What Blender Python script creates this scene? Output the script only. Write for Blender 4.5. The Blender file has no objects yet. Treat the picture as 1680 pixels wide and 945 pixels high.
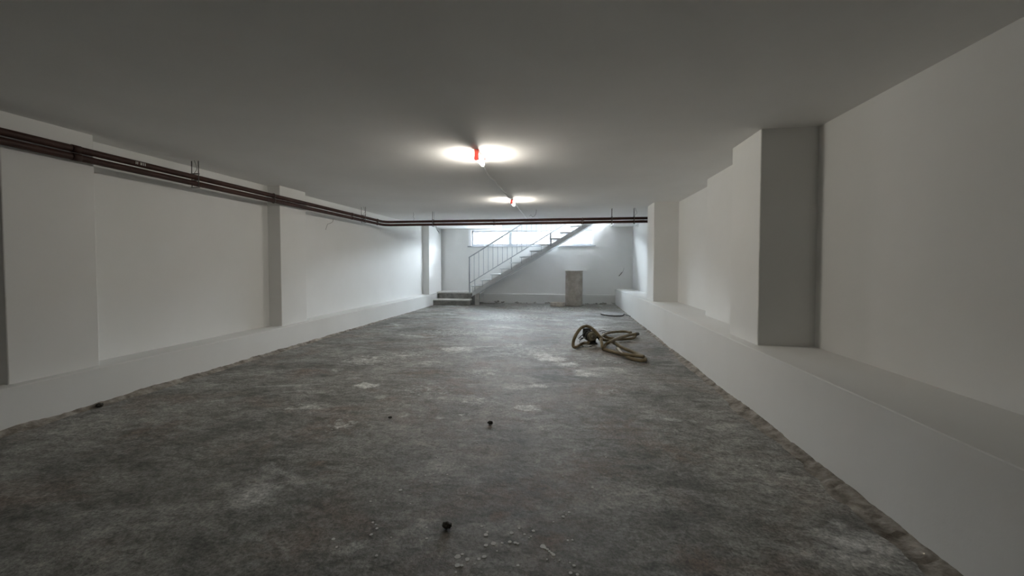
import bpy, bmesh, math, random
from mathutils import Vector, Matrix, noise

random.seed(7)
scene = bpy.context.scene
COL = scene.collection

# ------------------------------------------------------------------ camera
CAM_H = 1.2
F_PX, CX, CY = 645.0, 840.0, 453.5
d = Vector((928.9 - CX, 435.0 - CY, F_PX)).normalized()        # room axis (+Y) in camera space (x right, y down, z forward)
up = Vector((0.0042, -1.0, 0.0)); up -= d * up.dot(d); up.normalize()
rt = up.cross(d)
if rt.x < 0: rt = -rt
W = (rt, d, up)
def cam_axis(i): return Vector((W[0][i], W[1][i], W[2][i]))
R_, D_, Fw = cam_axis(0), cam_axis(1), cam_axis(2)
cam_data = bpy.data.cameras.new('camera')
cam_data.sensor_fit = 'HORIZONTAL'; cam_data.sensor_width = 36.0
cam_data.lens = 36.0 * F_PX / 1680.0
cam_data.shift_y = -(472.5 - CY) / 1680.0
cam_data.clip_start = 0.02; cam_data.clip_end = 300
cam = bpy.data.objects.new('camera', cam_data); COL.objects.link(cam)
m = Matrix.Identity(4)
for i in range(3):
    m[i][0] = R_[i]; m[i][1] = -D_[i]; m[i][2] = -Fw[i]
m[0][3], m[1][3], m[2][3] = 0.0, 0.0, CAM_H
cam.matrix_world = m
scene.camera = cam

# ------------------------------------------------------------------ world, exposure
world = bpy.data.worlds.new('sky'); scene.world = world; world.use_nodes = True
wn = world.node_tree.nodes; wl = world.node_tree.links
SKY = 70.0                                             # zenith of an even overcast sky, a third of that at the horizon
bg = wn.get('Background') or wn.new('ShaderNodeBackground')
bg.inputs['Color'].default_value = (0.84, 0.90, 1.0, 1)
wtc = wn.new('ShaderNodeTexCoord'); wsp = wn.new('ShaderNodeSeparateXYZ'); wl.new(wtc.outputs['Generated'], wsp.inputs[0])
wmr = wn.new('ShaderNodeMapRange'); wmr.inputs[1].default_value = 0.0; wmr.inputs[2].default_value = 1.0
wmr.inputs[3].default_value = SKY / 3.0; wmr.inputs[4].default_value = SKY
wl.new(wsp.outputs[2], wmr.inputs[0]); wl.new(wmr.outputs[0], bg.inputs['Strength'])
LAMP = 107.0
scene.view_settings.view_transform = 'Standard'
scene.view_settings.look = 'None'
scene.view_settings.gamma = 1.0
scene.view_settings.use_curve_mapping = False
scene.view_settings.exposure = 1.18
scene.cycles.max_bounces = 6
scene.cycles.diffuse_bounces = 5

# ------------------------------------------------------------------ materials
def new_mat(name):
    mt = bpy.data.materials.new(name); mt.use_nodes = True
    nt = mt.node_tree; nt.nodes.clear()
    o = nt.nodes.new('ShaderNodeOutputMaterial'); b = nt.nodes.new('ShaderNodeBsdfPrincipled')
    nt.links.new(b.outputs[0], o.inputs[0])
    return mt, nt, b
def N(nt, t, **kw):
    n = nt.nodes.new(t)
    for k, v in kw.items(): setattr(n, k, v)
    return n
def coords(nt, scale=(1, 1, 1)):
    tc = N(nt, 'ShaderNodeTexCoord'); mp = N(nt, 'ShaderNodeMapping')
    mp.inputs['Scale'].default_value = scale
    nt.links.new(tc.outputs['Object'], mp.inputs['Vector'])
    return mp.outputs[0]
def noise_n(nt, vec, scale, detail=4, rough=0.55, dist=0.0):
    n = N(nt, 'ShaderNodeTexNoise')
    n.inputs['Scale'].default_value = scale; n.inputs['Detail'].default_value = detail
    n.inputs['Roughness'].default_value = rough; n.inputs['Distortion'].default_value = dist
    nt.links.new(vec, n.inputs['Vector']); return n.outputs['Fac']
def ramp(nt, fac, a, b, ca=(0, 0, 0, 1), cb=(1, 1, 1, 1)):
    r = N(nt, 'ShaderNodeValToRGB')
    r.color_ramp.elements[0].position = a; r.color_ramp.elements[0].color = ca
    r.color_ramp.elements[1].position = b; r.color_ramp.elements[1].color = cb
    nt.links.new(fac, r.inputs[0]); return r.outputs[0]
def mix(nt, fac, a, b):
    x = N(nt, 'ShaderNodeMix', data_type='RGBA')
    for s, v in ((x.inputs[0], fac), (x.inputs[6], a), (x.inputs[7], b)):
        if hasattr(v, 'links') or hasattr(v, 'is_linked'): nt.links.new(v, s)
        else: s.default_value = v
    return x.outputs[2]
def math_n(nt, op, a, b):
    x = N(nt, 'ShaderNodeMath', operation=op)
    for i, v in enumerate((a, b)):
        if hasattr(v, 'is_linked'): nt.links.new(v, x.inputs[i])
        else: x.inputs[i].default_value = v
    return x.outputs[0]
def bump(nt, b, h, strength, dist=0.01):
    n = N(nt, 'ShaderNodeBump'); n.inputs['Strength'].default_value = strength; n.inputs['Distance'].default_value = dist
    nt.links.new(h, n.inputs['Height']); nt.links.new(n.outputs[0], b.inputs['Normal'])

def plaster(name, c1, c2, rough=0.85, bs=0.25):
    mt, nt, b = new_mat(name); v = coords(nt)
    col = mix(nt, ramp(nt, noise_n(nt, v, 1.1, 5), 0.35, 0.7), c1, c2)
    nt.links.new(col, b.inputs['Base Color']); b.inputs['Roughness'].default_value = rough
    b.inputs['Specular IOR Level'].default_value = 0.25
    h = noise_n(nt, v, 4.0, 6, 0.62)
    bump(nt, b, h, bs, 0.012); return mt
M = {}
M['wall'] = plaster('white_plaster', (0.80, 0.80, 0.785, 1), (0.76, 0.76, 0.74, 1))
M['ceiling'] = plaster('ceiling_plaster', (0.88, 0.875, 0.86, 1), (0.83, 0.825, 0.81, 1), 0.8, 0.3)

# curb along the end wall: white paint peeling off damp grey render near the floor
mt, nt, b = new_mat('peeling_plaster'); v = coords(nt)
tc = N(nt, 'ShaderNodeSeparateXYZ'); nt.links.new(v, tc.inputs[0])
pn = noise_n(nt, coords(nt, (1, 1, 2.2)), 5.0, 7, 0.65)
low = N(nt, 'ShaderNodeMapRange'); low.inputs[1].default_value = 0.0; low.inputs[2].default_value = 0.22; low.inputs[3].default_value = 0.16; low.inputs[4].default_value = -0.14
nt.links.new(tc.outputs[2], low.inputs[0])
msk = ramp(nt, math_n(nt, 'ADD', pn, low.outputs[0]), 0.665, 0.72)
dk = mix(nt, ramp(nt, noise_n(nt, v, 22, 6), 0.4, 0.65), (0.16, 0.15, 0.13, 1), (0.45, 0.43, 0.40, 1))
nt.links.new(mix(nt, msk, (0.70, 0.70, 0.68, 1), dk), b.inputs['Base Color']); b.inputs['Roughness'].default_value = 0.9
bump(nt, b, pn, 0.4, 0.01); M['peel'] = mt

# floor: stained, dusty, trowelled concrete
mt, nt, b = new_mat('dirty_concrete'); v = coords(nt)
vs = coords(nt, (0.55, 1.5, 1))
base = mix(nt, ramp(nt, noise_n(nt, v, 1.3, 7, 0.62, 0.4), 0.34, 0.68), (0.125, 0.120, 0.110, 1), (0.385, 0.375, 0.352, 1))
base = mix(nt, math_n(nt, 'MULTIPLY', ramp(nt, noise_n(nt, vs, 2.6, 6, 0.65, 0.8), 0.45, 0.68), 0.5), base, (0.55, 0.54, 0.52, 1))
brown = math_n(nt, 'MULTIPLY', ramp(nt, noise_n(nt, coords(nt, (0.8, 1.1, 1)), 1.9, 6, 0.62, 0.5), 0.51, 0.70), 0.75)
base = mix(nt, brown, base, (0.27, 0.205, 0.172, 1))
dark = math_n(nt, 'MULTIPLY', ramp(nt, noise_n(nt, vs, 5.5, 6, 0.7, 1.2), 0.56, 0.74), 0.7)
base = mix(nt, dark, base, (0.09, 0.085, 0.076, 1))
dust = math_n(nt, 'MULTIPLY', ramp(nt, noise_n(nt, coords(nt, (1.0, 1.7, 1)), 1.05, 6, 0.6, 0.6), 0.59, 0.70), 0.75)
base = mix(nt, dust, base, (0.80, 0.80, 0.79, 1))
def attr(nt, nm):
    n = N(nt, 'ShaderNodeAttribute'); n.attribute_name = nm; return n.outputs['Fac']
edge = noise_n(nt, v, 9, 5, 0.7, 0.5)
rs = ramp(nt, math_n(nt, 'ADD', attr(nt, 'rust'), math_n(nt, 'MULTIPLY', math_n(nt, 'SUBTRACT', edge, 0.5), 1.6)), 0.20, 0.75)
base = mix(nt, math_n(nt, 'MULTIPLY', rs, 0.75), base, (0.215, 0.150, 0.115, 1))
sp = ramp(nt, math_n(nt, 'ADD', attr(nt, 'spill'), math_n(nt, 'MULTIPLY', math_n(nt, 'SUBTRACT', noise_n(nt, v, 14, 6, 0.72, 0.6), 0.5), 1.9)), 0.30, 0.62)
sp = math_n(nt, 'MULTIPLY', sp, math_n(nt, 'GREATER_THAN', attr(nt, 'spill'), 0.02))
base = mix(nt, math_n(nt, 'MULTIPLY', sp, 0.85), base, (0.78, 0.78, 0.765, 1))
mid = ramp(nt, noise_n(nt, coords(nt, (0.8, 1.3, 1)), 13, 7, 0.72, 0.7), 0.30, 0.72, (0.40, 0.39, 0.375, 1), (1.50, 1.50, 1.49, 1))
mx0 = N(nt, 'ShaderNodeMix', data_type='RGBA', blend_type='MULTIPLY'); mx0.inputs[0].default_value = 1
nt.links.new(base, mx0.inputs[6]); nt.links.new(mid, mx0.inputs[7]); base = mx0.outputs[2]
grain = ramp(nt, noise_n(nt, v, 70, 4, 0.75), 0.30, 0.72, (0.36, 0.36, 0.35, 1), (1.50, 1.50, 1.50, 1))
mx = N(nt, 'ShaderNodeMix', data_type='RGBA', blend_type='MULTIPLY'); mx.inputs[0].default_value = 1
nt.links.new(base, mx.inputs[6]); nt.links.new(grain, mx.inputs[7])
# scattered flecks of white paint
vo = N(nt, 'ShaderNodeTexVoronoi'); vo.inputs['Scale'].default_value = 7.0; nt.links.new(v, vo.inputs['Vector'])
sep = N(nt, 'ShaderNodeSeparateColor'); nt.links.new(vo.outputs['Color'], sep.inputs[0])
rad = math_n(nt, 'MULTIPLY', math_n(nt, 'POWER', sep.outputs[0], 5.0), 0.075)
fl = math_n(nt, 'LESS_THAN', vo.outputs['Distance'], rad)
fl = math_n(nt, 'MULTIPLY', fl, ramp(nt, noise_n(nt, v, 0.9, 3), 0.47, 0.55))
nt.links.new(mix(nt, math_n(nt, 'MULTIPLY', fl, 0.75), mx.outputs[2], (0.62, 0.62, 0.60, 1)), b.inputs['Base Color'])
b.inputs['Roughness'].default_value = 0.66; b.inputs['Specular IOR Level'].default_value = 0.45
h = noise_n(nt, v, 15, 7, 0.7)
bump(nt, b, h, 0.55, 0.012); M['floor'] = mt

def rough_mat(name, c1, c2, scale, rough=0.8, bs=0.4, metal=0.0, spec=0.4):
    mt, nt, b = new_mat(name); v = coords(nt)
    n = noise_n(nt, v, scale, 7, 0.65)
    nt.links.new(mix(nt, ramp(nt, n, 0.36, 0.66), c1, c2), b.inputs['Base Color'])
    b.inputs['Roughness'].default_value = rough; b.inputs['Metallic'].default_value = metal
    b.inputs['Specular IOR Level'].default_value = spec
    bump(nt, b, noise_n(nt, v, scale * 4, 5, 0.7), bs, 0.006); return mt
M['mortar'] = rough_mat('crumbled_mortar', (0.12, 0.10, 0.08, 1), (0.42, 0.385, 0.34, 1), 9, 0.95, 0.9)
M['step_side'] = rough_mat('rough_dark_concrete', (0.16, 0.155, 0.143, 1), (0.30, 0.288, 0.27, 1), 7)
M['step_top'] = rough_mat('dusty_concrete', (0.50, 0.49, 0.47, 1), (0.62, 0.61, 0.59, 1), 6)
M['post'] = rough_mat('pale_render', (0.40, 0.385, 0.36, 1), (0.55, 0.53, 0.50, 1), 5)
M['pipe'] = rough_mat('red_brown_primer', (0.036, 0.015, 0.011, 1), (0.062, 0.026, 0.019, 1), 6, 0.55, 0.1, 0.0, 0.3)
M['rod'] = rough_mat('dull_zinc', (0.10, 0.095, 0.09, 1), (0.18, 0.17, 0.16, 1), 30, 0.5, 0.1, 0.6)
M['paint'] = rough_mat('dried_paint', (0.78, 0.775, 0.75, 1), (0.85, 0.84, 0.82, 1), 40, 0.8, 0.2)
M['plaster_spill'] = rough_mat('spilt_plaster', (0.66, 0.66, 0.64, 1), (0.80, 0.80, 0.77, 1), 12, 0.9, 0.4)
M['stair'] = rough_mat('grey_white_painted_steel', (0.60, 0.61, 0.62, 1), (0.68, 0.69, 0.70, 1), 8, 0.5, 0.08)
M['rail'] = rough_mat('grey_painted_rail', (0.36, 0.38, 0.40, 1), (0.44, 0.46, 0.48, 1), 8, 0.45, 0.08)
M['frame'] = rough_mat('grey_window_frame', (0.42, 0.44, 0.47, 1), (0.50, 0.52, 0.55, 1), 6, 0.5, 0.08)
M['casing'] = rough_mat('white_window_casing', (0.78, 0.79, 0.79, 1), (0.84, 0.85, 0.85, 1), 6, 0.6, 0.08)
M['drum'] = rough_mat('weathered_fibre', (0.33, 0.30, 0.262, 1), (0.48, 0.445, 0.40, 1), 5, 0.85, 0.4)
M['sheet'] = rough_mat('pale_board', (0.55, 0.54, 0.52, 1), (0.66, 0.65, 0.63, 1), 7, 0.7, 0.1)
M['brick_dark'] = rough_mat('brick_clay', (0.42, 0.36, 0.31, 1), (0.60, 0.55, 0.49, 1), 14, 0.95, 0.7)
M['cover'] = rough_mat('grey_metal_cover', (0.22, 0.22, 0.22, 1), (0.36, 0.36, 0.355, 1), 12, 0.6, 0.3)
M['dark_iron'] = rough_mat('dark_iron', (0.025, 0.024, 0.022, 1), (0.06, 0.055, 0.05, 1), 20, 0.7, 0.3)
M['hose'] = rough_mat('olive_brown_rubber', (0.125, 0.092, 0.048, 1), (0.215, 0.170, 0.095, 1), 9, 0.6, 0.2)
M['ferrule'] = rough_mat('hose_end_rubber', (0.07, 0.062, 0.05, 1), (0.13, 0.115, 0.095, 1), 9, 0.6, 0.2)
M['black'] = rough_mat('black_plastic', (0.012, 0.012, 0.011, 1), (0.03, 0.03, 0.026, 1), 20, 0.5, 0.1)
M['pump_metal'] = rough_mat('dirty_cast_metal', (0.11, 0.10, 0.065, 1), (0.26, 0.235, 0.17, 1), 18, 0.6, 0.3, 0.3)
M['white_cable'] = rough_mat('white_cable', (0.84, 0.84, 0.82, 1), (0.88, 0.88, 0.86, 1), 9, 0.5, 0.05)
M['red'] = rough_mat('faded_red_plastic', (0.42, 0.075, 0.06, 1), (0.50, 0.11, 0.085, 1), 9, 0.5, 0.05)
_nt = M['red'].node_tree; _b = next(n for n in _nt.nodes if n.type == 'BSDF_PRINCIPLED'); _t = _nt.nodes.new('ShaderNodeBsdfTranslucent'); _t.inputs[0].default_value = (0.6, 0.17, 0.14, 1)
_m = _nt.nodes.new('ShaderNodeMixShader'); _m.inputs[0].default_value = 0.05; _o = next(n for n in _nt.nodes if n.type == 'OUTPUT_MATERIAL')
_nt.links.new(_b.outputs[0], _m.inputs[1]); _nt.links.new(_t.outputs[0], _m.inputs[2]); _nt.links.new(_m.outputs[0], _o.inputs[0])
M['clod'] = rough_mat('dark_clod', (0.03, 0.028, 0.024, 1), (0.09, 0.08, 0.065, 1), 30, 0.95, 0.8)
M['crack'] = rough_mat('crack_dirt', (0.05, 0.045, 0.04, 1), (0.12, 0.11, 0.10, 1), 20, 0.95, 0.3)
M['facade'] = rough_mat('grey_facade', (0.034, 0.035, 0.036, 1), (0.042, 0.043, 0.044, 1), 2, 0.9, 0.2)
M['paving'] = rough_mat('pale_paving', (0.45, 0.45, 0.44, 1), (0.55, 0.55, 0.54, 1), 3, 0.9, 0.2)

mt, nt, b = new_mat('lit_diffuser')
em = N(nt, 'ShaderNodeEmission'); em.inputs['Color'].default_value = (1.0, 0.935, 0.83, 1); em.inputs['Strength'].default_value = LAMP
nt.links.new(em.outputs[0], nt.nodes['Material Output'].inputs[0]); nt.nodes.remove(b); M['lit'] = mt

mt, nt, b = new_mat('window_glass')
g = N(nt, 'ShaderNodeBsdfGlass'); g.inputs['IOR'].default_value = 1.0; g.inputs['Roughness'].default_value = 0.0
tr = N(nt, 'ShaderNodeBsdfTransparent'); tr.inputs[0].default_value = (0.94, 0.97, 0.97, 1)
gl = N(nt, 'ShaderNodeBsdfGlossy'); gl.inputs['Roughness'].default_value = 0.02
ms = N(nt, 'ShaderNodeMixShader'); ms.inputs[0].default_value = 0.06
nt.links.new(tr.outputs[0], ms.inputs[1]); nt.links.new(gl.outputs[0], ms.inputs[2])
nt.links.new(ms.outputs[0], nt.nodes['Material Output'].inputs[0]); nt.nodes.remove(b); nt.nodes.remove(g); M['glass'] = mt

# ------------------------------------------------------------------ mesh helpers
class MB:
    def __init__(s): s.v = []; s.f = []; s.sm = []
    def add(s, vs, fs, smooth=False):
        o = len(s.v); s.v += [tuple(p) for p in vs]; s.f += [tuple(i + o for i in f) for f in fs]; s.sm += [smooth] * len(fs); return s
    def box(s, x0, x1, y0, y1, z0, z1):
        return s.add([(x, y, z) for z in (z0, z1) for y in (y0, y1) for x in (x0, x1)],
                     [(0, 2, 3, 1), (4, 5, 7, 6), (0, 1, 5, 4), (2, 6, 7, 3), (0, 4, 6, 2), (1, 3, 7, 5)])
    def prism(s, poly, axis, a0, a1):
        n = len(poly)
        def P(p, a):
            return {'x': (a, p[0], p[1]), 'y': (p[0], a, p[1]), 'z': (p[0], p[1], a)}[axis]
        return s.add([P(p, a0) for p in poly] + [P(p, a1) for p in poly],
                     [tuple(range(n))[::-1], tuple(range(n, 2 * n))] + [(i, (i + 1) % n, n + (i + 1) % n, n + i) for i in range(n)])
    def tube(s, pts, r, seg=10, caps=True):
        pts = [Vector(p) for p in pts]; n = len(pts)
        rs = r if isinstance(r, (list, tuple)) else [r] * n
        t0 = (pts[1] - pts[0]).normalized()
        a = t0.orthogonal().normalized(); vs = []
        for i in range(n):
            t = (pts[min(i + 1, n - 1)] - pts[max(i - 1, 0)])
            t = t.normalized() if t.length > 1e-9 else t0
            a = (a - t * a.dot(t)).normalized(); c = t.cross(a)
            vs += [pts[i] + (a * math.cos(2 * math.pi * k / seg) + c * math.sin(2 * math.pi * k / seg)) * rs[i] for k in range(seg)]
        fs = [(i * seg + k, i * seg + (k + 1) % seg, (i + 1) * seg + (k + 1) % seg, (i + 1) * seg + k) for i in range(n - 1) for k in range(seg)]
        s.add(vs, fs, True)
        if caps:
            o = len(s.v) - len(vs)
            s.f += [tuple(o + k for k in range(seg))[::-1], tuple(o + (n - 1) * seg + k for k in range(seg))]; s.sm += [False, False]
        return s
    def lathe(s, prof, c=(0, 0, 0), seg=32):
        vs = [(c[0] + r * math.cos(2 * math.pi * k / seg), c[1] + r * math.sin(2 * math.pi * k / seg), c[2] + z) for r, z in prof for k in range(seg)]
        fs = [(i * seg + k, i * seg + (k + 1) % seg, (i + 1) * seg + (k + 1) % seg, (i + 1) * seg + k) for i in range(len(prof) - 1) for k in range(seg)]
        return s.add(vs, fs, True)
    def build(s, name, mat, parent=None, bevel=0.0, bseg=2):
        me = bpy.data.meshes.new(name); me.from_pydata(s.v, [], s.f); me.update()
        me.polygons.foreach_set('use_smooth', s.sm)
        bm = bmesh.new(); bm.from_mesh(me); bmesh.ops.recalc_face_normals(bm, faces=bm.faces)
        if bevel: bmesh.ops.bevel(bm, geom=[e for e in bm.edges if e.is_manifold and e.calc_face_angle(0) > 0.5], offset=bevel, segments=bseg, affect='EDGES', profile=0.5)
        bm.to_mesh(me); bm.free()
        me.materials.append(M[mat] if isinstance(mat, str) else mat)
        o = bpy.data.objects.new(name, me); COL.objects.link(o)
        if parent: o.parent = parent
        return o
def catmull(pts, sub=8):
    P = [Vector(p) for p in pts]; P = [P[0] * 2 - P[1]] + P + [P[-1] * 2 - P[-2]]; out = []
    for i in range(1, len(P) - 2):
        a, b_, c, d_ = P[i - 1], P[i], P[i + 1], P[i + 2]
        for k in range(sub):
            t = k / sub
            out.append(0.5 * ((2 * b_) + (c - a) * t + (2 * a - 5 * b_ + 4 * c - d_) * t * t + (3 * b_ - a - 3 * c + d_) * t ** 3))
    out.append(P[-2]); return out
def struct(o): o['kind'] = 'structure'; return o
def tag(o, label, cat, group=None):
    o['label'] = label; o['category'] = cat
    if group: o['group'] = group
    return o
def empty(name, label, cat, loc=(0, 0, 0), group=None):
    o = bpy.data.objects.new(name, None); COL.objects.link(o); o.location = loc; o.empty_display_size = 0.1
    return tag(o, label, cat, group)
def fbm(x, y, z=0.0, o=4): return noise.fractal(Vector((x, y, z)), 1.0, 2.0, o)

# ------------------------------------------------------------------ room dimensions (metres)
XL, ZL, XPL, XWL = -3.956, 0.320, -4.058, -4.256       # left ledge face / ledge top / pilaster front / wall
XR, ZR, XPR, XM, XWR = 1.493, 0.529, 1.592, 1.850, 2.028
YB, YF = 12.44, -9.0                                    # end wall face, wall behind the camera
def zc(y): return 2.300 + 0.0068 * y                    # soffit rises a touch towards the end wall
WX0, WX1, WZ0, WZ1 = -3.127, 0.842, 1.800, 2.362        # window opening
HX0, HX1, HY0 = -2.05, 1.35, 11.42                      # stair opening in the ceiling

# floor slab, slightly uneven
def floor_z(x, y): return -0.006 + 0.0065 * fbm(x * 1.6, y * 1.6, 3) + 0.003 * fbm(x * 7, y * 7, 9, 2)
def onz(px, py, z):
    c = Vector((px - CX, py - CY, F_PX)); r = Vector([W[i].dot(c) for i in range(3)])
    t = (z - CAM_H) / r.z; return Vector((r.x * t, r.y * t, z))
# white plaster spills, wide far dust that also paints the far floor brighter, and rusty stains on the slab: (picture x, picture y, radius x, radius y in metres, amount)
SPILL_LIFT = [(600, 632, .12, .07, 1), (745, 572, .20, .10, .9), (905, 588, .20, .13, 1), (932, 597, .14, .10, 1), (890, 582, .16, .10, .8), (865, 668, .11, .05, .9), (886, 631, .08, .05, .9), (965, 568, .12, .1, .7), (960, 614, .14, .08, .7), (662, 681, .04, .02, .9), (722, 684, .04, .02, .9), (760, 679, .04, .02, .8), (476, 669, .05, .025, .8), (600, 590, .4, .16, .5), (700, 640, .35, .12, .35), (800, 610, .3, .12, .4), (845, 565, .25, .12, .5), (780, 655, .22, .08, .4), (1000, 640, .2, .1, .35), (560, 695, .12, .04, .6), (512, 665, .15, .05, .5), (575, 895, .10, .05, .4), (880, 700, .12, .03, .4), (850, 520, 1.3, 1.0, .42), (760, 545, .9, .7, .36), (960, 535, .6, .9, .36), (900, 505, 1.6, 1.0, .45), (680, 580, .6, .35, .34), (860, 575, .8, .4, .36), (990, 590, .4, .3, .34)]
RUST = [(818, 845, .06, .03, .9), (900, 886, .09, .03, .8), (733, 878, .04, .04, .6), (540, 700, .3, .1, .5), (850, 810, .22, .06, .6), (700, 610, .4, .2, .45), (905, 800, .3, .1, .5), (520, 760, .07, .03, .6), (1020, 700, .3, .15, .5), (770, 640, .3, .12, .5), (1120, 740, .25, .12, .5), (690, 795, .1, .03, .5), (1150, 920, .16, .06, .6), (260, 700, .3, .12, .4), (980, 760, .25, .08, .5)]
def build_floor():
    mb = MB(); nx, ys = 150, []
    y = YF
    while y < YB + 0.3:
        ys.append(y); y += 0.035 if 0.9 < y < 7 else (0.09 if y > 0 else 0.3)
    xs = [-4.5 + 6.8 * i / nx for i in range(nx + 1)]
    vs = [(x, y, floor_z(x, y)) for y in ys for x in xs]
    w = nx + 1
    mb.add(vs, [(j * w + i, j * w + i + 1, (j + 1) * w + i + 1, (j + 1) * w + i) for j in range(len(ys) - 1) for i in range(nx)], True)
    o = mb.build('floor', 'floor')
    for nm, lst in (('spill', SPILL_LIFT), ('rust', RUST)):
        at = o.data.attributes.new(nm, 'FLOAT', 'POINT'); vals = [0.0] * len(vs)
        blobs = [(onz(px, py, 0.0), rx, ry_, am) for px, py, rx, ry_, am in lst]
        for p, rx, ry_, am in blobs:
            ry2 = max(ry_, rx * 0.75)
            for i, v in enumerate(vs):
                dx_, dy_ = (v[0] - p.x) / rx, (v[1] - p.y) / ry2
                if abs(dx_) < 2.2 and abs(dy_) < 2.2:
                    vals[i] = max(vals[i], am * math.exp(-(dx_ * dx_ + dy_ * dy_)))
        at.data.foreach_set('value', vals)
    return struct(o)
floor = build_floor()

def slab_y(mb, x0, x1, y0, y1, t=0.30):
    mb.add([(x0, y0, zc(y0)), (x1, y0, zc(y0)), (x0, y1, zc(y1)), (x1, y1, zc(y1)),
            (x0, y0, zc(y0) + t), (x1, y0, zc(y0) + t), (x0, y1, zc(y1) + t), (x1, y1, zc(y1) + t)],
           [(0, 2, 3, 1), (4, 5, 7, 6), (0, 1, 5, 4), (2, 6, 7, 3), (0, 4, 6, 2), (1, 3, 7, 5)])
mb = MB()
slab_y(mb, -4.6, 2.4, YF - 0.3, HY0); slab_y(mb, -4.6, HX0, HY0, YB + 0.3); slab_y(mb, HX1, 2.4, HY0, YB + 0.3)
ceiling = struct(mb.build('ceiling', 'ceiling'))

wall_left = struct(MB().box(XWL - 0.3, XWL, YF - 0.3, YB + 0.4, -0.1, 2.55).build('wall_left', 'wall'))
wall_right = struct(MB().box(XWR, XWR + 0.3, YF - 0.3, YB + 0.4, -0.1, 2.55).build('wall_right', 'wall'))
struct(MB().box(-4.6, 2.4, YF - 0.3, YF, -0.1, 2.6).build('wall_front', 'wall'))

def pil(parent, x0, x1, y0, y1, z0, z1=None, bev=0.008):
    return MB().box(x0, x1, y0, y1, z0, (z1 if z1 else zc(y0) + 0.03)).build('pilaster', 'wall', parent, bev)
for y0, y1 in ((-1.1, -0.5), (2.332, 2.908), (5.143, 5.703), (11.305, YB + 0.02)):
    pil(wall_left, XWL - 0.05, XPL, y0, y1, ZL - 0.05)
for y0, y1, x in ((-0.9, -0.3, XPR), (3.530, 4.099, XPR), (4.09, 5.560, XM), (7.524, 8.10, XPR)):
    pil(wall_right, x, XWR + 0.05, y0, y1, ZR - 0.12)
# ledges along both sides (plastered footing beams)
def ledge(parent, x_face, x_back, z0, z1, ysplit):
    mb = MB(); ys = [YF - 0.05 + (YB + 0.1 - YF) * i / 160 for i in range(161)]; vs = []; sgn = 1 if x_back > x_face else -1
    for y in ys:
        zt = z0 if y < ysplit else z0 + (z1 - z0) * (y - ysplit) / (YB - ysplit)
        wv = 0.005 * fbm(y * 1.3, 2.1, x_face); e = 0.005
        vs += [(x_face + wv, y, -0.08), (x_face + wv + 0.003 * fbm(y * 2, 5), y, zt * 0.5), (x_face + wv, y, zt - e), (x_face + wv + sgn * e, y, zt), (x_back, y, zt)]
    fs = [(j * 5 + i, j * 5 + i + 1, (j + 1) * 5 + i + 1, (j + 1) * 5 + i) for j in range(160) for i in range(4)]
    mb.add(vs, fs, False); return mb.build('ledge', 'wall', parent)
ledge(wall_left, XL, XWL - 0.05, ZL, ZL, 8.0)
ledge(wall_right, XR, XWR + 0.05, ZR, 0.468, 8.2)

# crumbled mortar left where the ledges meet the floor
def mortar(name, xf, sgn, wmax, hmax, y0=YF, y1=YB, seed=0.0):
    mb = MB(); n = int((y1 - y0) / 0.025); vs = []
    K = 6
    for j in range(n + 1):
        y = y0 + (y1 - y0) * j / n
        near = max(0.25, min(1.0, 1.15 - y / 11))
        a = 0.5 + 0.5 * fbm(y * 1.1, seed, 1.0, 3); bb = 0.5 + 0.5 * fbm(y * 5.0, seed, 4.0, 4)
        w = max(0.012, wmax * near * (0.30 + 0.55 * a + 0.45 * bb)); h_ = max(0.006, hmax * near * (0.15 + 0.6 * a + 0.6 * bb))
        for k in range(K + 1):
            t = k / K
            z = h_ * (1 - t) ** 1.6 - 0.012 * t + 0.010 * near * fbm(y * 22, t * 5, seed, 3) * math.sin(math.pi * min(1, t + 0.15))
            vs.append((xf + sgn * (0.012 - w * t) , y, z))
    fs = [(j * (K + 1) + i, j * (K + 1) + i + 1, (j + 1) * (K + 1) + i + 1, (j + 1) * (K + 1) + i) for j in range(n) for i in range(K)]
    mb.add(vs, fs, False); return struct(mb.build(name, 'mortar'))
mortar('trim_1', XL, -1, 0.13, 0.055, seed=3.3)
mortar('trim_2', XR, 1, 0.17, 0.050, seed=8.1)

# end wall with the long high window
def wall_with_hole(mb, x0, x1, z0, z1, hx0, hx1, hz0, hz1, y0, y1):
    mb.box(x0, x1, y0, y1, z0, hz0)
    mb.box(x0, hx0, y0, y1, hz0, hz1); mb.box(hx1, x1, y0, y1, hz0, hz1)
    mb.box(x0, x1, y0, y1, hz1, z1)
XP0, XP1 = -3.905, 1.602                                # slightly proud central field of the end wall
mb = MB(); wall_with_hole(mb, -4.6, 3.4, -0.1, 3.6, WX0, WX1, WZ0, WZ1, YB + 0.06, YB + 0.36)
wall_back = struct(mb.build('wall_back', 'wall'))
mb = MB(); wall_with_hole(mb, XP0, XP1, 0.0, 2.42, WX0, WX1, WZ0, WZ1, YB, YB + 0.07)
mb.build('wall_panel', 'wall', wall_back)
MB().box(-2.62, XR + 0.02, YB - 0.10, YB + 0.02, -0.05, 0.285).build('curb', 'peel', wall_back, 0.008)
# crack in the plaster of the far right corner
cp = [(1.62, 0.86), (1.645, 0.90), (1.66, 0.905), (1.70, 0.965), (1.72, 0.97), (1.755, 1.05), (1.765, 1.12)]
mb = MB()
for (xa, za), (xb, zb), w in zip(cp, cp[1:], (0.016, 0.012, 0.016, 0.009, 0.006, 0.004)):
    mb.tube([(xa, YB + 0.058, za), (xb, YB + 0.058, zb)], w * 0.6, 5)
mb.build('crack', 'crack', wall_back)

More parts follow.
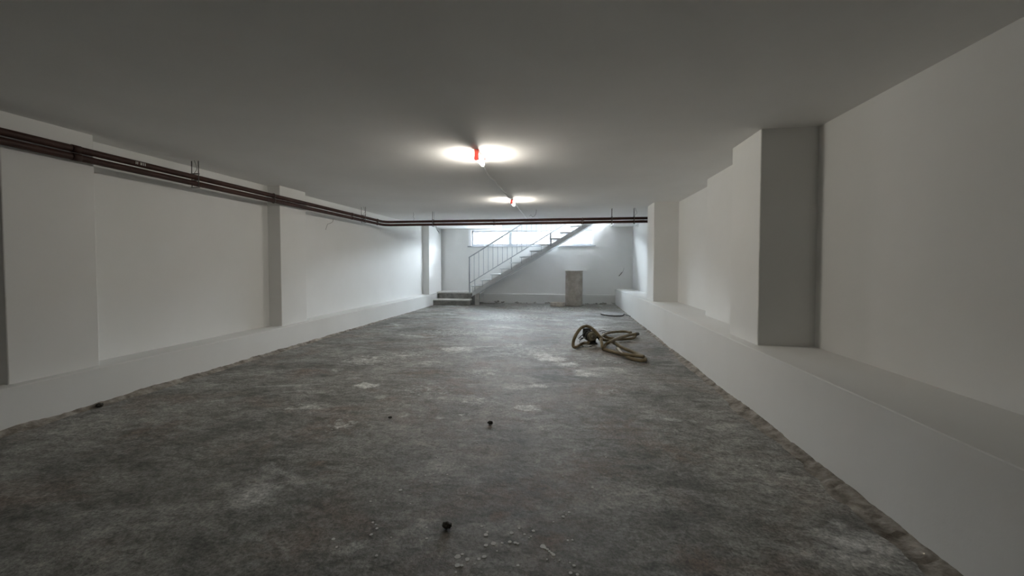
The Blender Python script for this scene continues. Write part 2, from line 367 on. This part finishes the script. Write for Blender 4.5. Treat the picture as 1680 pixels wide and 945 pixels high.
# window
win = bpy.data.objects.new('window_1', None); COL.objects.link(win); win.location = (0, 0, 0); struct(win)
yw = YB - 0.02
MB().box(WX0 - 0.005, WX0 + 0.09, yw, yw + 0.10, WZ0, WZ1).build('casing', 'casing', win, 0.004)
MB().box(WX1 - 0.045, WX1 + 0.005, yw, yw + 0.10, WZ0, WZ1).build('casing', 'casing', win, 0.004)
MB().box(WX0 + 0.09, WX1 - 0.045, yw, yw + 0.10, WZ1 - 0.055, WZ1 + 0.005).build('casing', 'casing', win, 0.004)
MB().box(WX0 - 0.03, WX1 + 0.06, yw - 0.03, yw + 0.10, WZ0 - 0.02, WZ0 + 0.022).build('window_sill', 'frame', win, 0.004)
fx0, fx1, fz0, fz1, fy = WX0 + 0.09, WX1 - 0.045, WZ0 + 0.022, WZ1 - 0.055, YB + 0.03
mb = MB(); mb.box(fx0, fx1, fy, fy + 0.06, fz0, fz0 + 0.05); mb.box(fx0, fx1, fy, fy + 0.06, fz1 - 0.05, fz1)
mb.box(fx0, fx0 + 0.055, fy, fy + 0.06, fz0 + 0.05, fz1 - 0.05); mb.box(fx1 - 0.03, fx1, fy, fy + 0.06, fz0 + 0.05, fz1 - 0.05)
mb.build('window_frame', 'frame', win)
MB().box(-1.815, -1.725, fy - 0.01, fy + 0.06, fz0 + 0.05, fz1 - 0.05).build('mullion', 'frame', win, 0.004)
for a, c in ((fx0 + 0.055, -1.815), (-1.725, fx1 - 0.03)):
    MB().box(a, c, fy + 0.026, fy + 0.032, fz0 + 0.05, fz1 - 0.05).build('pane', 'glass', win)
pd = bpy.data.lights.new('window_portal', 'AREA'); pd.shape = 'RECTANGLE'; pd.size = WX1 - WX0; pd.size_y = WZ1 - WZ0; pd.cycles.is_portal = True
po = bpy.data.objects.new('window_portal', pd); COL.objects.link(po); po.location = ((WX0 + WX1) / 2, YB + 0.38, (WZ0 + WZ1) / 2); po.rotation_euler = (math.radians(-90), 0, 0)
# ground outside the window
struct(MB().box(-30, 30, YB + 0.36, 22.0, 1.55, 1.72).build('ground', 'paving'))

struct(MB().box(-30, 30, 22.0, 22.3, 1.6, 3.5).build('wall_opposite', 'facade'))  # added dark wall that dims the low sky seen through the window
# stairwell above the ceiling opening, its roof gap added to brighten the far end
mb = MB(); Yt = YB + 0.06
mb.box(HX0 - 0.2, HX0, HY0 - 0.2, Yt, 2.66, 3.6)
mb.box(HX0, 3.4, HY0 - 0.2, HY0, 2.66, 3.6)
mb.box(3.3, 3.4, HY0, Yt, 2.66, 3.6)
struct(mb.build('wall_stairwell', 'wall'))
mb = MB(); mb.box(HX1, 3.4, HY0, Yt, 2.66, 2.70); struct(mb.build('floor_stair_head', 'step_top'))
struct(MB().box(HX0 - 0.2, 1.75, HY0 - 0.2, Yt, 3.6, 3.7).build('ceiling_stairwell', 'wall'))  # added unseen roof, cut short to leave the skylight gap
pd = bpy.data.lights.new('stair_portal', 'AREA'); pd.shape = 'RECTANGLE'; pd.size = HX1 - HX0; pd.size_y = YB - HY0; pd.cycles.is_portal = True
po = bpy.data.objects.new('stair_portal', pd); COL.objects.link(po); po.location = ((HX0 + HX1) / 2, (YB + HY0) / 2, 2.72)

# ------------------------------------------------------------------ concrete landing in the far left corner
st = empty('concrete_steps', 'rough grey concrete landing with two steps at the foot of the metal stair', 'steps', (-3.4, 11.9, 0))
def kid(o, p):
    o.parent = p; o.matrix_parent_inverse = Matrix.Translation(p.location).inverted(); return o
SX0, SX1 = XL + 0.003, -2.845
kid(MB().box(SX0, SX1, 11.34, 11.70, -0.03, 0.135).build('lower_step', 'step_side', None, 0.01), st)
kid(MB().box(SX0, SX1 + 0.01, 11.325, 11.70, 0.135, 0.170).build('step_top', 'step_top', None, 0.008), st)
kid(MB().box(SX0 + 0.06, SX1, 11.70, YB - 0.003, -0.03, 0.335).build('landing', 'step_side', None, 0.008), st)
kid(MB().box(SX0 - 0.003, SX1 + 0.01, 11.685, YB - 0.003, 0.335, 0.375).build('landing_top', 'step_top', None, 0.008), st)
tag(MB().box(-2.735, -2.63, 11.62, 11.80, -0.03, 0.345).build('support_post', 'post', None, 0.008), 'short pale concrete post under the foot of the metal stair', 'post')

# ------------------------------------------------------------------ metal stair
SL = 0.598; GO, RI = 0.2925, 0.1745
sy0, sy1 = 11.50, 12.33
stair = empty('metal_stair', 'white painted steel stair with open treads and baluster railing in front of window', 'stairs', (-2.8, 11.9, 0.375))
NT = 14
for yy in (sy0, sy1 - 0.02):
    xb, zb = -2.80, 0.262; xe = 1.30; ze = zb + SL * (xe - xb)
    kid(MB().prism([(xb, zb), (xe, ze), (xe, ze + 0.145), (xb + 0.03, zb + 0.163)], 'y', yy, yy + 0.02).build('stringer', 'stair'), stair)
    f = MB().prism([(xb, zb - 0.006), (xe, ze - 0.006), (xe, ze + 0.018), (xb, zb + 0.018)], 'y', yy - 0.03, yy + 0.05).build('flange', 'stair')
    kid(f, stair)
for i in range(NT):
    x, z = -2.82 + GO * i, 0.588 + RI * i
    kid(MB().box(x, x + 0.315, sy0 - 0.045, sy1 + 0.03, z - 0.035, z).build('tread', 'stair', None, 0.004), stair)
ry = sy0 - 0.03
hz = lambda x: 1.437 + 0.612 * (x + 2.86)
lz = lambda x: 0.66 + 0.609 * (x + 2.86)
kid(MB().prism([(-2.885, hz(-2.885) - 0.02), (1.2, hz(1.2) - 0.02), (1.2, hz(1.2) + 0.02), (-2.885, hz(-2.885) + 0.02)], 'y', ry - 0.022, ry + 0.022).build('handrail', 'rail', None, 0.006), stair)
kid(MB().prism([(-2.86, lz(-2.86) - 0.014), (1.2, lz(1.2) - 0.014), (1.2, lz(1.2) + 0.014), (-2.86, lz(-2.86) + 0.014)], 'y', ry - 0.013, ry + 0.013).build('lower_rail', 'rail'), stair)
x = -2.86
kid(MB().box(x - 0.016, x + 0.016, ry - 0.016, ry + 0.016, 0.376, hz(x) - 0.01).build('newel_post', 'rail'), stair)
bal = MB().box(-0.0075, 0.0075, -0.0075, 0.0075, 0.0, 1.0).build('baluster', 'rail'); first = True
for i in range(1, 27):
    xx = -2.86 + 0.1425 * i
    o = bal if first else bal.copy()
    if not first: COL.objects.link(o)
    first = False
    o.location = (xx, ry, lz(xx)); o.scale = (1, 1, hz(xx) - lz(xx)); kid(o, stair)
for xx, ty in ((-2.7, 0), (-1.60, 0), (-0.45, 1), (0.72, 1)):
    w = 0.02 if ty else 0.011
    kid(MB().box(xx - w, xx + w, ry - w, ry + w, 0.30 + SL * (xx + 2.8) + 0.05, lz(xx)).build('rail_post', 'rail'), stair)
for i in range(NT):      # thin upright under each nosing
    x, z = -2.82 + GO * i + 0.03, 0.588 + RI * i
    kid(MB().box(x + 0.02, x + 0.032, sy0 - 0.032, sy0 - 0.02, z - 0.22, z - 0.035).build('nosing_strut', 'rail'), stair)

# ------------------------------------------------------------------ pipes
PR = 0.0278; PX, PY = -3.985, 8.27
def pipe_path(z, dz_end, off=0.0):
    r = 0.16; pts = [(PX, YF + 0.02, z), (PX, 0.5, z), (PX - 0.003, 2.2, z), (PX, 4.0, z), (PX, 6.0, z), (PX, PY - r, z)]
    for k in range(1, 9):
        a = math.pi / 2 * k / 8; pts.append((PX + r - r * math.cos(a), PY - r + r * math.sin(a), z))
    pts += [(PX + r + 0.6, PY, z), (-1.6, PY + 0.003, z - 0.003), (0.2, PY, z - 0.001), (XWR - 0.002, PY, z + dz_end)]
    return pts
ZP = (2.150, 2.083)
for zp, lab in ((ZP[0], 'upper of the two red-brown pipes running along the left wall and across the room'), (ZP[1], 'lower of the two red-brown pipes running along the left wall and across the room')):
    p = tag(MB().tube(pipe_path(zp, 0.0), PR, 14).build('steel_pipe', 'pipe'), lab, 'pipe', 'pair of ceiling pipes')
    for (ya, yb) in ((2.70, 2.76), (6.9, 6.95)):
        MB().tube([(PX + .001, ya, zp), (PX + .001, yb, zp)], PR + 0.003, 14).build('coupling', 'pipe', p)
    for (xa, xb) in ((-1.55, -1.49), (0.30, 0.36)):
        MB().tube([(xa, PY + .002, zp - 0.005), (xb, PY + .002, zp - 0.005)], PR + 0.003, 14).build('coupling', 'pipe', p)
    if zp == ZP[0]:
        mb = MB()
        for k, yy in enumerate((3.165, 3.178, 3.205, 3.215, 3.23, 3.245)):
            mb.box(PX + PR - 0.0035, PX + PR + 0.0012, yy, yy + 0.004, zp - 0.012, zp + 0.012)
        pm = mb.build('print_mark', 'paint', p); pm['kind'] = 'stuff'
def hanger(x, y, along, label, wire=False):
    h = empty('pipe_hanger', label, 'pipe hanger', (x, y, zc(y)), 'hangers of the ceiling pipes')
    ox, oy = (0.0, 0.0)
    if along == 'y': ox = PR + 0.014
    else: oy = -(PR + 0.014)
    for s in (1, -1):
        kid(MB().tube([(x + ox * s, y + oy * s, ZP[1] - PR - 0.012), (x + ox * s, y + oy * s, zc(y) + 0.005)], 0.0045, 6).build('rod', 'rod'), h)
    for zz in (ZP[1] - PR - 0.014, ZP[0] + PR + 0.010, (ZP[0] + ZP[1]) / 2):
        mb = MB()
        if along == 'y': mb.box(x - 0.045, x + 0.045, y - 0.013, y + 0.013, zz - 0.003, zz + 0.003)
        else: mb.box(x - 0.013, x + 0.013, y - 0.045, y + 0.045, zz - 0.003, zz + 0.003)
        kid(mb.build('clamp', 'rod'), h)
    if wire:
        pts = catmull([(x + .02, y - .03, zc(y) + .004), (x + .035, y - .02, zc(y) - .05), (x + .05, y - .03, zc(y) - .10), (x + .02, y - .03, zc(y) - .14)], 5)
        kid(MB().tube(pts, 0.0025, 5).build('tie_wire', 'rod'), h)
hanger(PX, 3.78, 'y', 'pipe hanger on the left wall side nearest the camera', True)
hanger(PX, 0.4, 'y', 'pipe hanger beside the left wall at the near end of the pipes')
hanger(PX, 7.35, 'y', 'pipe hanger on the left wall just before the pipe bend', True)
hanger(-2.87, PY, 'x', 'pipe hanger left of the stair on the cross run')
hanger(0.92, PY, 'x', 'left of the two pipe hangers above the drum')
hanger(1.36, PY, 'x', 'rightmost pipe hanger beside the far right pillar', True)
def spacer(x, y, along, label):
    mb = MB(); z0, z1 = ZP[1], ZP[0]
    for zz in (z0, z1):
        pts = [(x + ((PR + .004) * math.cos(a) if along == 'y' else 0), y + (0 if along == 'y' else (PR + .004) * math.cos(a)), zz + (PR + .004) * math.sin(a)) for a in [2 * math.pi * k / 14 for k in range(15)]]
        mb.tube(pts, 0.005, 6)
    mb.box(x - .006, x + .006, y - .006, y + .006, z0, z1)
    tag(mb.build('pipe_clip', 'rod'), label, 'pipe clip', 'clips joining the two pipes')
spacer(PX, 4.93, 'y', 'dark clip joining the two pipes in front of the second left pillar')
spacer(PX, 7.93, 'y', 'dark clip joining the two pipes at the bend in the corner')
spacer(0.33, PY, 'x', 'dark clip joining the two pipes above the stair head')
def wire(pts, label, r=0.003, mat='rod'):
    tag(MB().tube(catmull(pts, 6), r, 5).build('hanging_wire', mat), label, 'wire', 'loose wires by the pipes')
zz = zc(PY)
wire([(-0.62, PY - .05, zz + .003), (-0.625, PY - .05, zz - .06), (-0.65, PY - .05, zz - .12), (-0.70, PY - .05, zz - .15), (-0.735, PY - .045, zz - .11), (-0.76, PY - .045, zz - .14)], 'thin looped wire hanging from the ceiling above the stair')
wire([(-3.34, PY + .05, zz + .003), (-3.33, PY + .05, zz - .05), (-3.345, PY + .05, zz - .09), (-3.325, PY + .05, zz - .13), (-3.33, PY + .03, ZP[0] + PR)], 'thin kinked wire hanging from the ceiling near the pipe bend')
wire([(-2.80, PY - .02, ZP[1] - PR), (-2.79, PY - .03, ZP[1] - .10), (-2.73, PY - .03, ZP[1] - .17), (-2.77, PY - .03, ZP[1] - .12), (-2.72, PY - .03, ZP[1] - .20)], 'loose wire tail dangling below the pipes left of the stair', 0.0025)
wire([(1.38, PY - .02, ZP[1] - PR), (1.34, PY - .03, ZP[1] - .06), (1.40, PY - .03, ZP[1] - .09), (1.45, PY - .03, ZP[1] - .06), (1.43, PY - .03, ZP[1] - .12)], 'pale wire tail dangling below the rightmost hanger', 0.0025, 'white_cable')
wire([(XWL + .004, 6.75, 2.05), (XWL + .02, 6.70, 1.99), (XWL + .012, 6.62, 1.95), (XWL + .02, 6.55, 1.93), (XWL + .012, 6.50, 1.83)], 'thin bent wire sticking out of the left wall under the pipes', 0.003)

# ------------------------------------------------------------------ ceiling lamps
def lamp(x, y, label):
    L = empty('ceiling_lamp', label, 'lamp', (x, y, zc(y)), 'red-capped tube lamps on the ceiling')
    z = zc(y) + 0.002; w = 0.021; ln = 0.34
    kid(MB().box(x - w, x + w, y, y + 0.045, z - 0.100, z).build('end_cap', 'red', None, 0.004), L)
    kid(MB().box(x - w, x + w, y + ln - 0.03, y + ln, z - 0.036, z).build('end_cap', 'red', None, 0.004), L)
    kid(MB().box(x - w, x + w, y + 0.045, y + ln - 0.03, z - 0.034, z).build('base_strip', 'casing', None, 0.002), L)
    prof = [(-0.016, -0.034), (0.016, -0.034), (0.019, -0.045), (0.018, -0.07), (0.011, -0.088), (0, -0.092), (-0.011, -0.088), (-0.018, -0.07), (-0.019, -0.045)]
    mb = MB().prism([(x + a, z + c) for a, c in prof], 'y', y + 0.045, y + ln - 0.03)
    kid(mb.build('diffuser', 'lit'), L)
lamp(-0.872, 3.77, 'lit tube lamp with red end cap, nearest on the ceiling')
lamp(-0.930, 6.69, 'lit tube lamp with red end cap, farther one near the cross pipes')
pts = []
for i in range(40):
    y = 4.11 + (6.69 - 4.11) * i / 39
    pts.append((-0.900 - 0.050 * min(1, i / 8) + 0.030 * max(0, (i - 34) / 5) + 0.004 * math.sin(i * 0.5), y, zc(y) - 0.012 - (0.020 * abs(math.sin(i * 0.4)))))
tag(MB().tube(pts, 0.010, 8).build('ceiling_cable', 'white_cable'), 'white cable on the ceiling between the two lamps', 'cable', 'white ceiling cables')
pts = []
for i in range(36):
    y = 7.03 + (11.2 - 7.03) * i / 35
    pts.append((-0.945 - 0.05 * i / 35 + 0.004 * math.sin(i * 0.5), y, zc(y) - 0.011 - 0.010 * abs(math.sin(i * 0.6))))
tag(MB().tube(pts, 0.011, 8).build('ceiling_cable', 'white_cable'), 'white cable on the ceiling from the farther lamp towards the stair', 'cable', 'white ceiling cables')

# ------------------------------------------------------------------ drum, brick, cover
dx, dy, dr = 0.230, 11.76, 0.252
drum = empty('drum', 'tall grey-brown cylindrical drum standing before the end wall', 'drum', (dx, dy, 0))
kid(MB().lathe([(0, 0.0), (dr - 0.02, 0.0), (dr - 0.005, 0.008), (dr, 0.03), (dr - 0.001, 0.3), (dr + 0.001, 0.55), (dr - 0.001, 0.8), (dr, 1.0), (dr + 0.003, 1.02), (dr + 0.003, 1.035), (0, 1.035)], (dx, dy, 0), 40).build('shell', 'drum'), drum)
sh = MB().prism([(dx - 0.27, dy - 0.26), (dx + 0.26, dy - 0.27), (dx + 0.375, dy + 0.02), (dx + 0.25, dy + 0.27), (dx - 0.26, dy + 0.26)], 'z', 1.036, 1.047).build('thin_board', 'sheet')
tag(sh, 'thin pale board lying on top of the drum', 'board')
br = empty('brick_block', 'flat beige clay block lying on the floor left of the drum', 'block', (-0.24, 11.5, 0))
mb = MB(); mb.box(-0.19, 0.19, -0.11, 0.11, 0.0, 0.115); bo = mb.build('block', 'brick_dark', br, 0.008)
br.rotation_euler = (0, 0, math.radians(-22))
cv = empty('floor_cover', 'thin grey metal cover plate lying beside the right ledge', 'cover', (1.12, 9.74, 0))
n = 28; out = []
for k in range(n):
    a = 2 * math.pi * k / n
    out.append((0.27 * math.cos(a) * (1 + 0.05 * math.sin(3 * a)), 0.30 * math.sin(a) * (1 + 0.06 * math.cos(2 * a + 1))))
MB().prism(out, 'z', 0.012, 0.024).build('plate', 'cover', cv, 0.003, 1)
MB().prism([(p[0] * 1.03, p[1] * 1.03) for p in out], 'z', -0.006, 0.0125).build('rim', 'dark_iron', cv)
tag(MB().tube(catmull([(1.36, 9.60, 0.03), (1.40, 9.68, 0.035), (1.42, 9.58, 0.014), (1.44, 9.45, 0.03), (1.475, 9.36, 0.015)], 6), 0.009, 6).build('cable_stub', 'black'), 'short black cable stub between the cover plate and right ledge', 'cable')

# ------------------------------------------------------------------ hose and pump
def hp(u, v, z): return onz(920 + u / 9.45, 510 + v / 9.45, z)
pump = empty('hose_pump', 'olive-brown hose coiled around a small dark pump on the floor', 'hose', (0.45, 6.0, 0))
HR = 0.023
main = [(430, 490, .07), (370, 497, .04), (300, 525, HR), (235, 562, HR), (196, 548, HR + .01), (194, 480, .09), (225, 395, .17), (275, 310, .24), (330, 255, .28), (395, 236, .29), (455, 252, .28), (520, 305, .24), (590, 385, .17), (650, 440, .12), (720, 455, .09), (800, 480, .065), (870, 525, .05), (960, 572, .04), (1080, 622, .03), (1200, 670, HR), (1285, 718, HR), (1312, 752, HR), (1270, 772, HR), (1180, 762, HR), (1080, 735, HR), (990, 690, HR), (890, 655, HR), (790, 628, HR), (715, 605, HR), (665, 590, .03), (645, 545, .07), (630, 480, .11), (625, 415, .13), (660, 375, .10), (730, 345, .06), (800, 330, .04), (900, 322, .03), (1010, 322, .03), (1090, 340, .03)]
kid(MB().tube(catmull([hp(*p) for p in main], 7), HR, 12).build('hose', 'hose'), pump)
second = [(1195, 356, .06), (1120, 365, .06), (1030, 385, .065), (930, 412, .075), (840, 445, .10), (760, 480, .10), (700, 520, .06), (668, 570, .04), (662, 600, HR)]
kid(MB().tube(catmull([hp(*p) for p in second], 7), HR, 12).build('hose', 'hose'), pump)
third = [(1165, 380, HR), (1110, 425, HR), (1000, 440, HR), (880, 440, .03), (770, 425, .045), (690, 400, .07), (640, 380, .10)]
kid(MB().tube(catmull([hp(*p) for p in third], 7), HR * .95, 12).build('hose', 'hose'), pump)
fourth = [(880, 580, .04), (950, 655, HR + .03), (1050, 680, HR + .03), (1160, 695, HR + .03), (1290, 712, HR + .035)]
kid(MB().tube(catmull([hp(*p) for p in fourth], 7), HR * .95, 12).build('hose', 'hose'), pump)
e0, e1 = hp(1195, 356, .06), hp(1150, 362, .06); dd = (e0 - e1).normalized()
kid(MB().tube([e0 - dd * .05, e0 + dd * .01], HR + .004, 12).build('hose_end', 'ferrule'), pump)
pc = hp(500, 500, 0.0); bx, by = pc.x, pc.y
kid(MB().box(bx - 0.155, bx - 0.03, by + 0.02, by + 0.14, 0.08, 0.225).build('terminal_box', 'black', None, 0.012), pump)
kid(MB().tube([(bx - 0.06, by + 0.10, 0.10), (bx - 0.02, by - 0.03, 0.105)], [0.085, 0.085], 20).build('motor', 'black'), pump)
mb = MB().tube([(bx - 0.025, by - 0.02, 0.105), (bx - 0.012, by - 0.055, 0.108), (bx - 0.005, by - 0.085, 0.11)], [0.078, 0.074, 0.05], 20)
kid(mb.build('volute', 'pump_metal'), pump)
kid(MB().tube([(bx - 0.008, by - 0.08, 0.11), (bx + 0.002, by - 0.11, 0.112)], [0.026, 0.022], 14).build('inlet', 'ferrule'), pump)
kid(MB().tube([(bx + 0.03, by - 0.02, 0.11), (bx + 0.075, by - 0.03, 0.10), (bx + 0.11, by - 0.05, 0.06)], [0.03, 0.026, 0.024], 12).build('outlet', 'black'), pump)
mb = MB(); mb.box(bx - 0.10, bx + 0.06, by - 0.06, by + 0.11, 0.0, 0.02); mb.box(bx - 0.07, bx - 0.04, by - 0.03, by + 0.09, 0.02, 0.06); mb.box(bx + 0.01, bx + 0.04, by - 0.03, by + 0.09, 0.02, 0.06)
kid(mb.build('foot', 'black'), pump)
for k, cpts in enumerate(([(380, 330, .20), (340, 370, .16), (285, 415, .10), (290, 440, .07), (350, 425, .08), (290, 470, .02), (330, 540, .01), (400, 560, .006), (470, 548, .006), (520, 520, .02)],
                          [(430, 300, .22), (380, 315, .2), (330, 380, .14), (300, 410, .09), (330, 420, .09), (380, 400, .12)],
                          [(600, 320, .10), (650, 305, .12), (720, 320, .10), (760, 310, .07), (740, 345, .06), (690, 335, .08), (640, 340, .11), (700, 380, .12), (780, 385, .06)],
                          [(820, 500, .05), (870, 560, .06), (885, 600, .03), (900, 570, .04), (860, 555, .06)])):
    kid(MB().tube(catmull([hp(*p) for p in cpts], 6), 0.0055 if k < 2 else 0.0045, 6).build('cord', 'black'), pump)

# ------------------------------------------------------------------ loose lumps on the floor
def clod(px, py, s, label):
    p = onz(px, py, 0.0); mb = MB(); vs = []; fs = []; bm = bmesh.new(); bmesh.ops.create_icosphere(bm, subdivisions=3, radius=1.0)
    for v_ in bm.verts:
        k = 1 + 0.45 * fbm(v_.co.x * 1.6 + px, v_.co.y * 1.6, v_.co.z * 1.6, 3)
        vs.append((v_.co.x * s * k * 1.2, v_.co.y * s * k, max(-0.006, v_.co.z * s * k * 0.75 + s * 0.5)))
    bm.verts.index_update(); fs = [tuple(q.index for q in f.verts) for f in bm.faces]; bm.free()
    mb.add(vs, fs, False); o = mb.build('dirt_clod', 'clod'); o.location = p
    tag(o, label, 'clod', 'dirt clods on the floor')
clod(733, 865, 0.017, 'small dark clod nearest the camera, beside the white paint drops')
clod(804, 695, 0.015, 'small dark clod in the middle of the floor')
clod(640, 686, 0.011, 'tiny dark clod left of the one in the middle of the floor')
clod(163, 667, 0.022, 'dark clod at the foot of the left ledge')

# dried paint drops and plaster spills (thin, proud of the slab)
def splats(name, items, mat, zt):
    mb = MB()
    for px, py, r in items:
        p = onz(px, py, 0.0); n = 12; c = Vector((p.x, p.y, 0)); zs = floor_z(p.x, p.y) + zt; ph = random.random() * 6
        ring = []
        for k in range(n):
            a = 2 * math.pi * k / n; rr = r * (1 + 0.28 * fbm(math.cos(a) * 1.4 + px, math.sin(a) * 1.4 + py, 0.3, 3))
            ring.append((c.x + rr * math.cos(a), c.y + rr * math.sin(a), floor_z(c.x, c.y) - 0.004))
        top = [(c.x + (q[0] - c.x) * 0.9, c.y + (q[1] - c.y) * 0.9, zs) for q in ring]
        mb.add(ring + top, [tuple(range(n, 2 * n))] + [(i, (i + 1) % n, n + (i + 1) % n, n + i) for i in range(n)])
    o = mb.build(name, mat, floor); o['kind'] = 'stuff'; return o
def q(u, v, r): return (500 + u / 3.36, 680 + v / 3.36, r)
drops = [(527, 413, 9), (380, 444, 5), (444, 466, 5), (362, 477, 6), (638, 432, 4), (518, 488, 4), (582, 488, 5), (508, 316, 5), (619, 314, 5), (664, 329, 5), (710, 320, 4), (786, 323, 6), (820, 266, 5), (690, 374, 4), (895, 428, 4), (860, 462, 4), (885, 493, 4),
         (375, 590, 6), (392, 602, 5), (398, 622, 6), (366, 656, 7), (157, 678, 7), (175, 722, 5), (395, 774, 6), (475, 672, 4), (672, 617, 5), (673, 676, 6), (975, 607, 6), (999, 658, 9), (1006, 643, 6), (999, 715, 9), (1040, 706, 11), (1088, 704, 6), (1130, 699, 8), (1160, 704, 7), (1174, 709, 6), (1140, 650, 9), (1181, 624, 5), (1212, 657, 6), (1260, 636, 7), (1247, 668, 4), (1236, 678, 4), (842, 777, 12), (868, 763, 6), (842, 827, 10), (866, 827, 6), (896, 792, 9), (990, 777, 9), (960, 791, 7), (938, 818, 4), (832, 864, 5), (1060, 748, 4),
         (1425, 557, 7), (1457, 535, 7), (1440, 548, 4), (1430, 530, 4), (1372, 584, 4), (1450, 688, 5), (1476, 685, 5), (1313, 722, 12), (1325, 730, 6), (1338, 738, 6), (1348, 748, 5), (1358, 757, 6), (1370, 767, 8), (1175, 826, 6), (1335, 792, 4), (1404, 798, 4), (1462, 812, 4), (1484, 829, 6), (1466, 869, 7), (1503, 878, 6), (1422, 331, 6), (1586, 391, 7), (1660, 231, 5), (225, 372, 4), (732, 231, 4), (627, 168, 4), (615, 92, 4), (700, 66, 4), (950, 152, 5), (150, 77, 4)]
splats('paint_drops', [q(u, v, 0.00115 * s) for u, v, s in drops], 'paint', 0.0016)
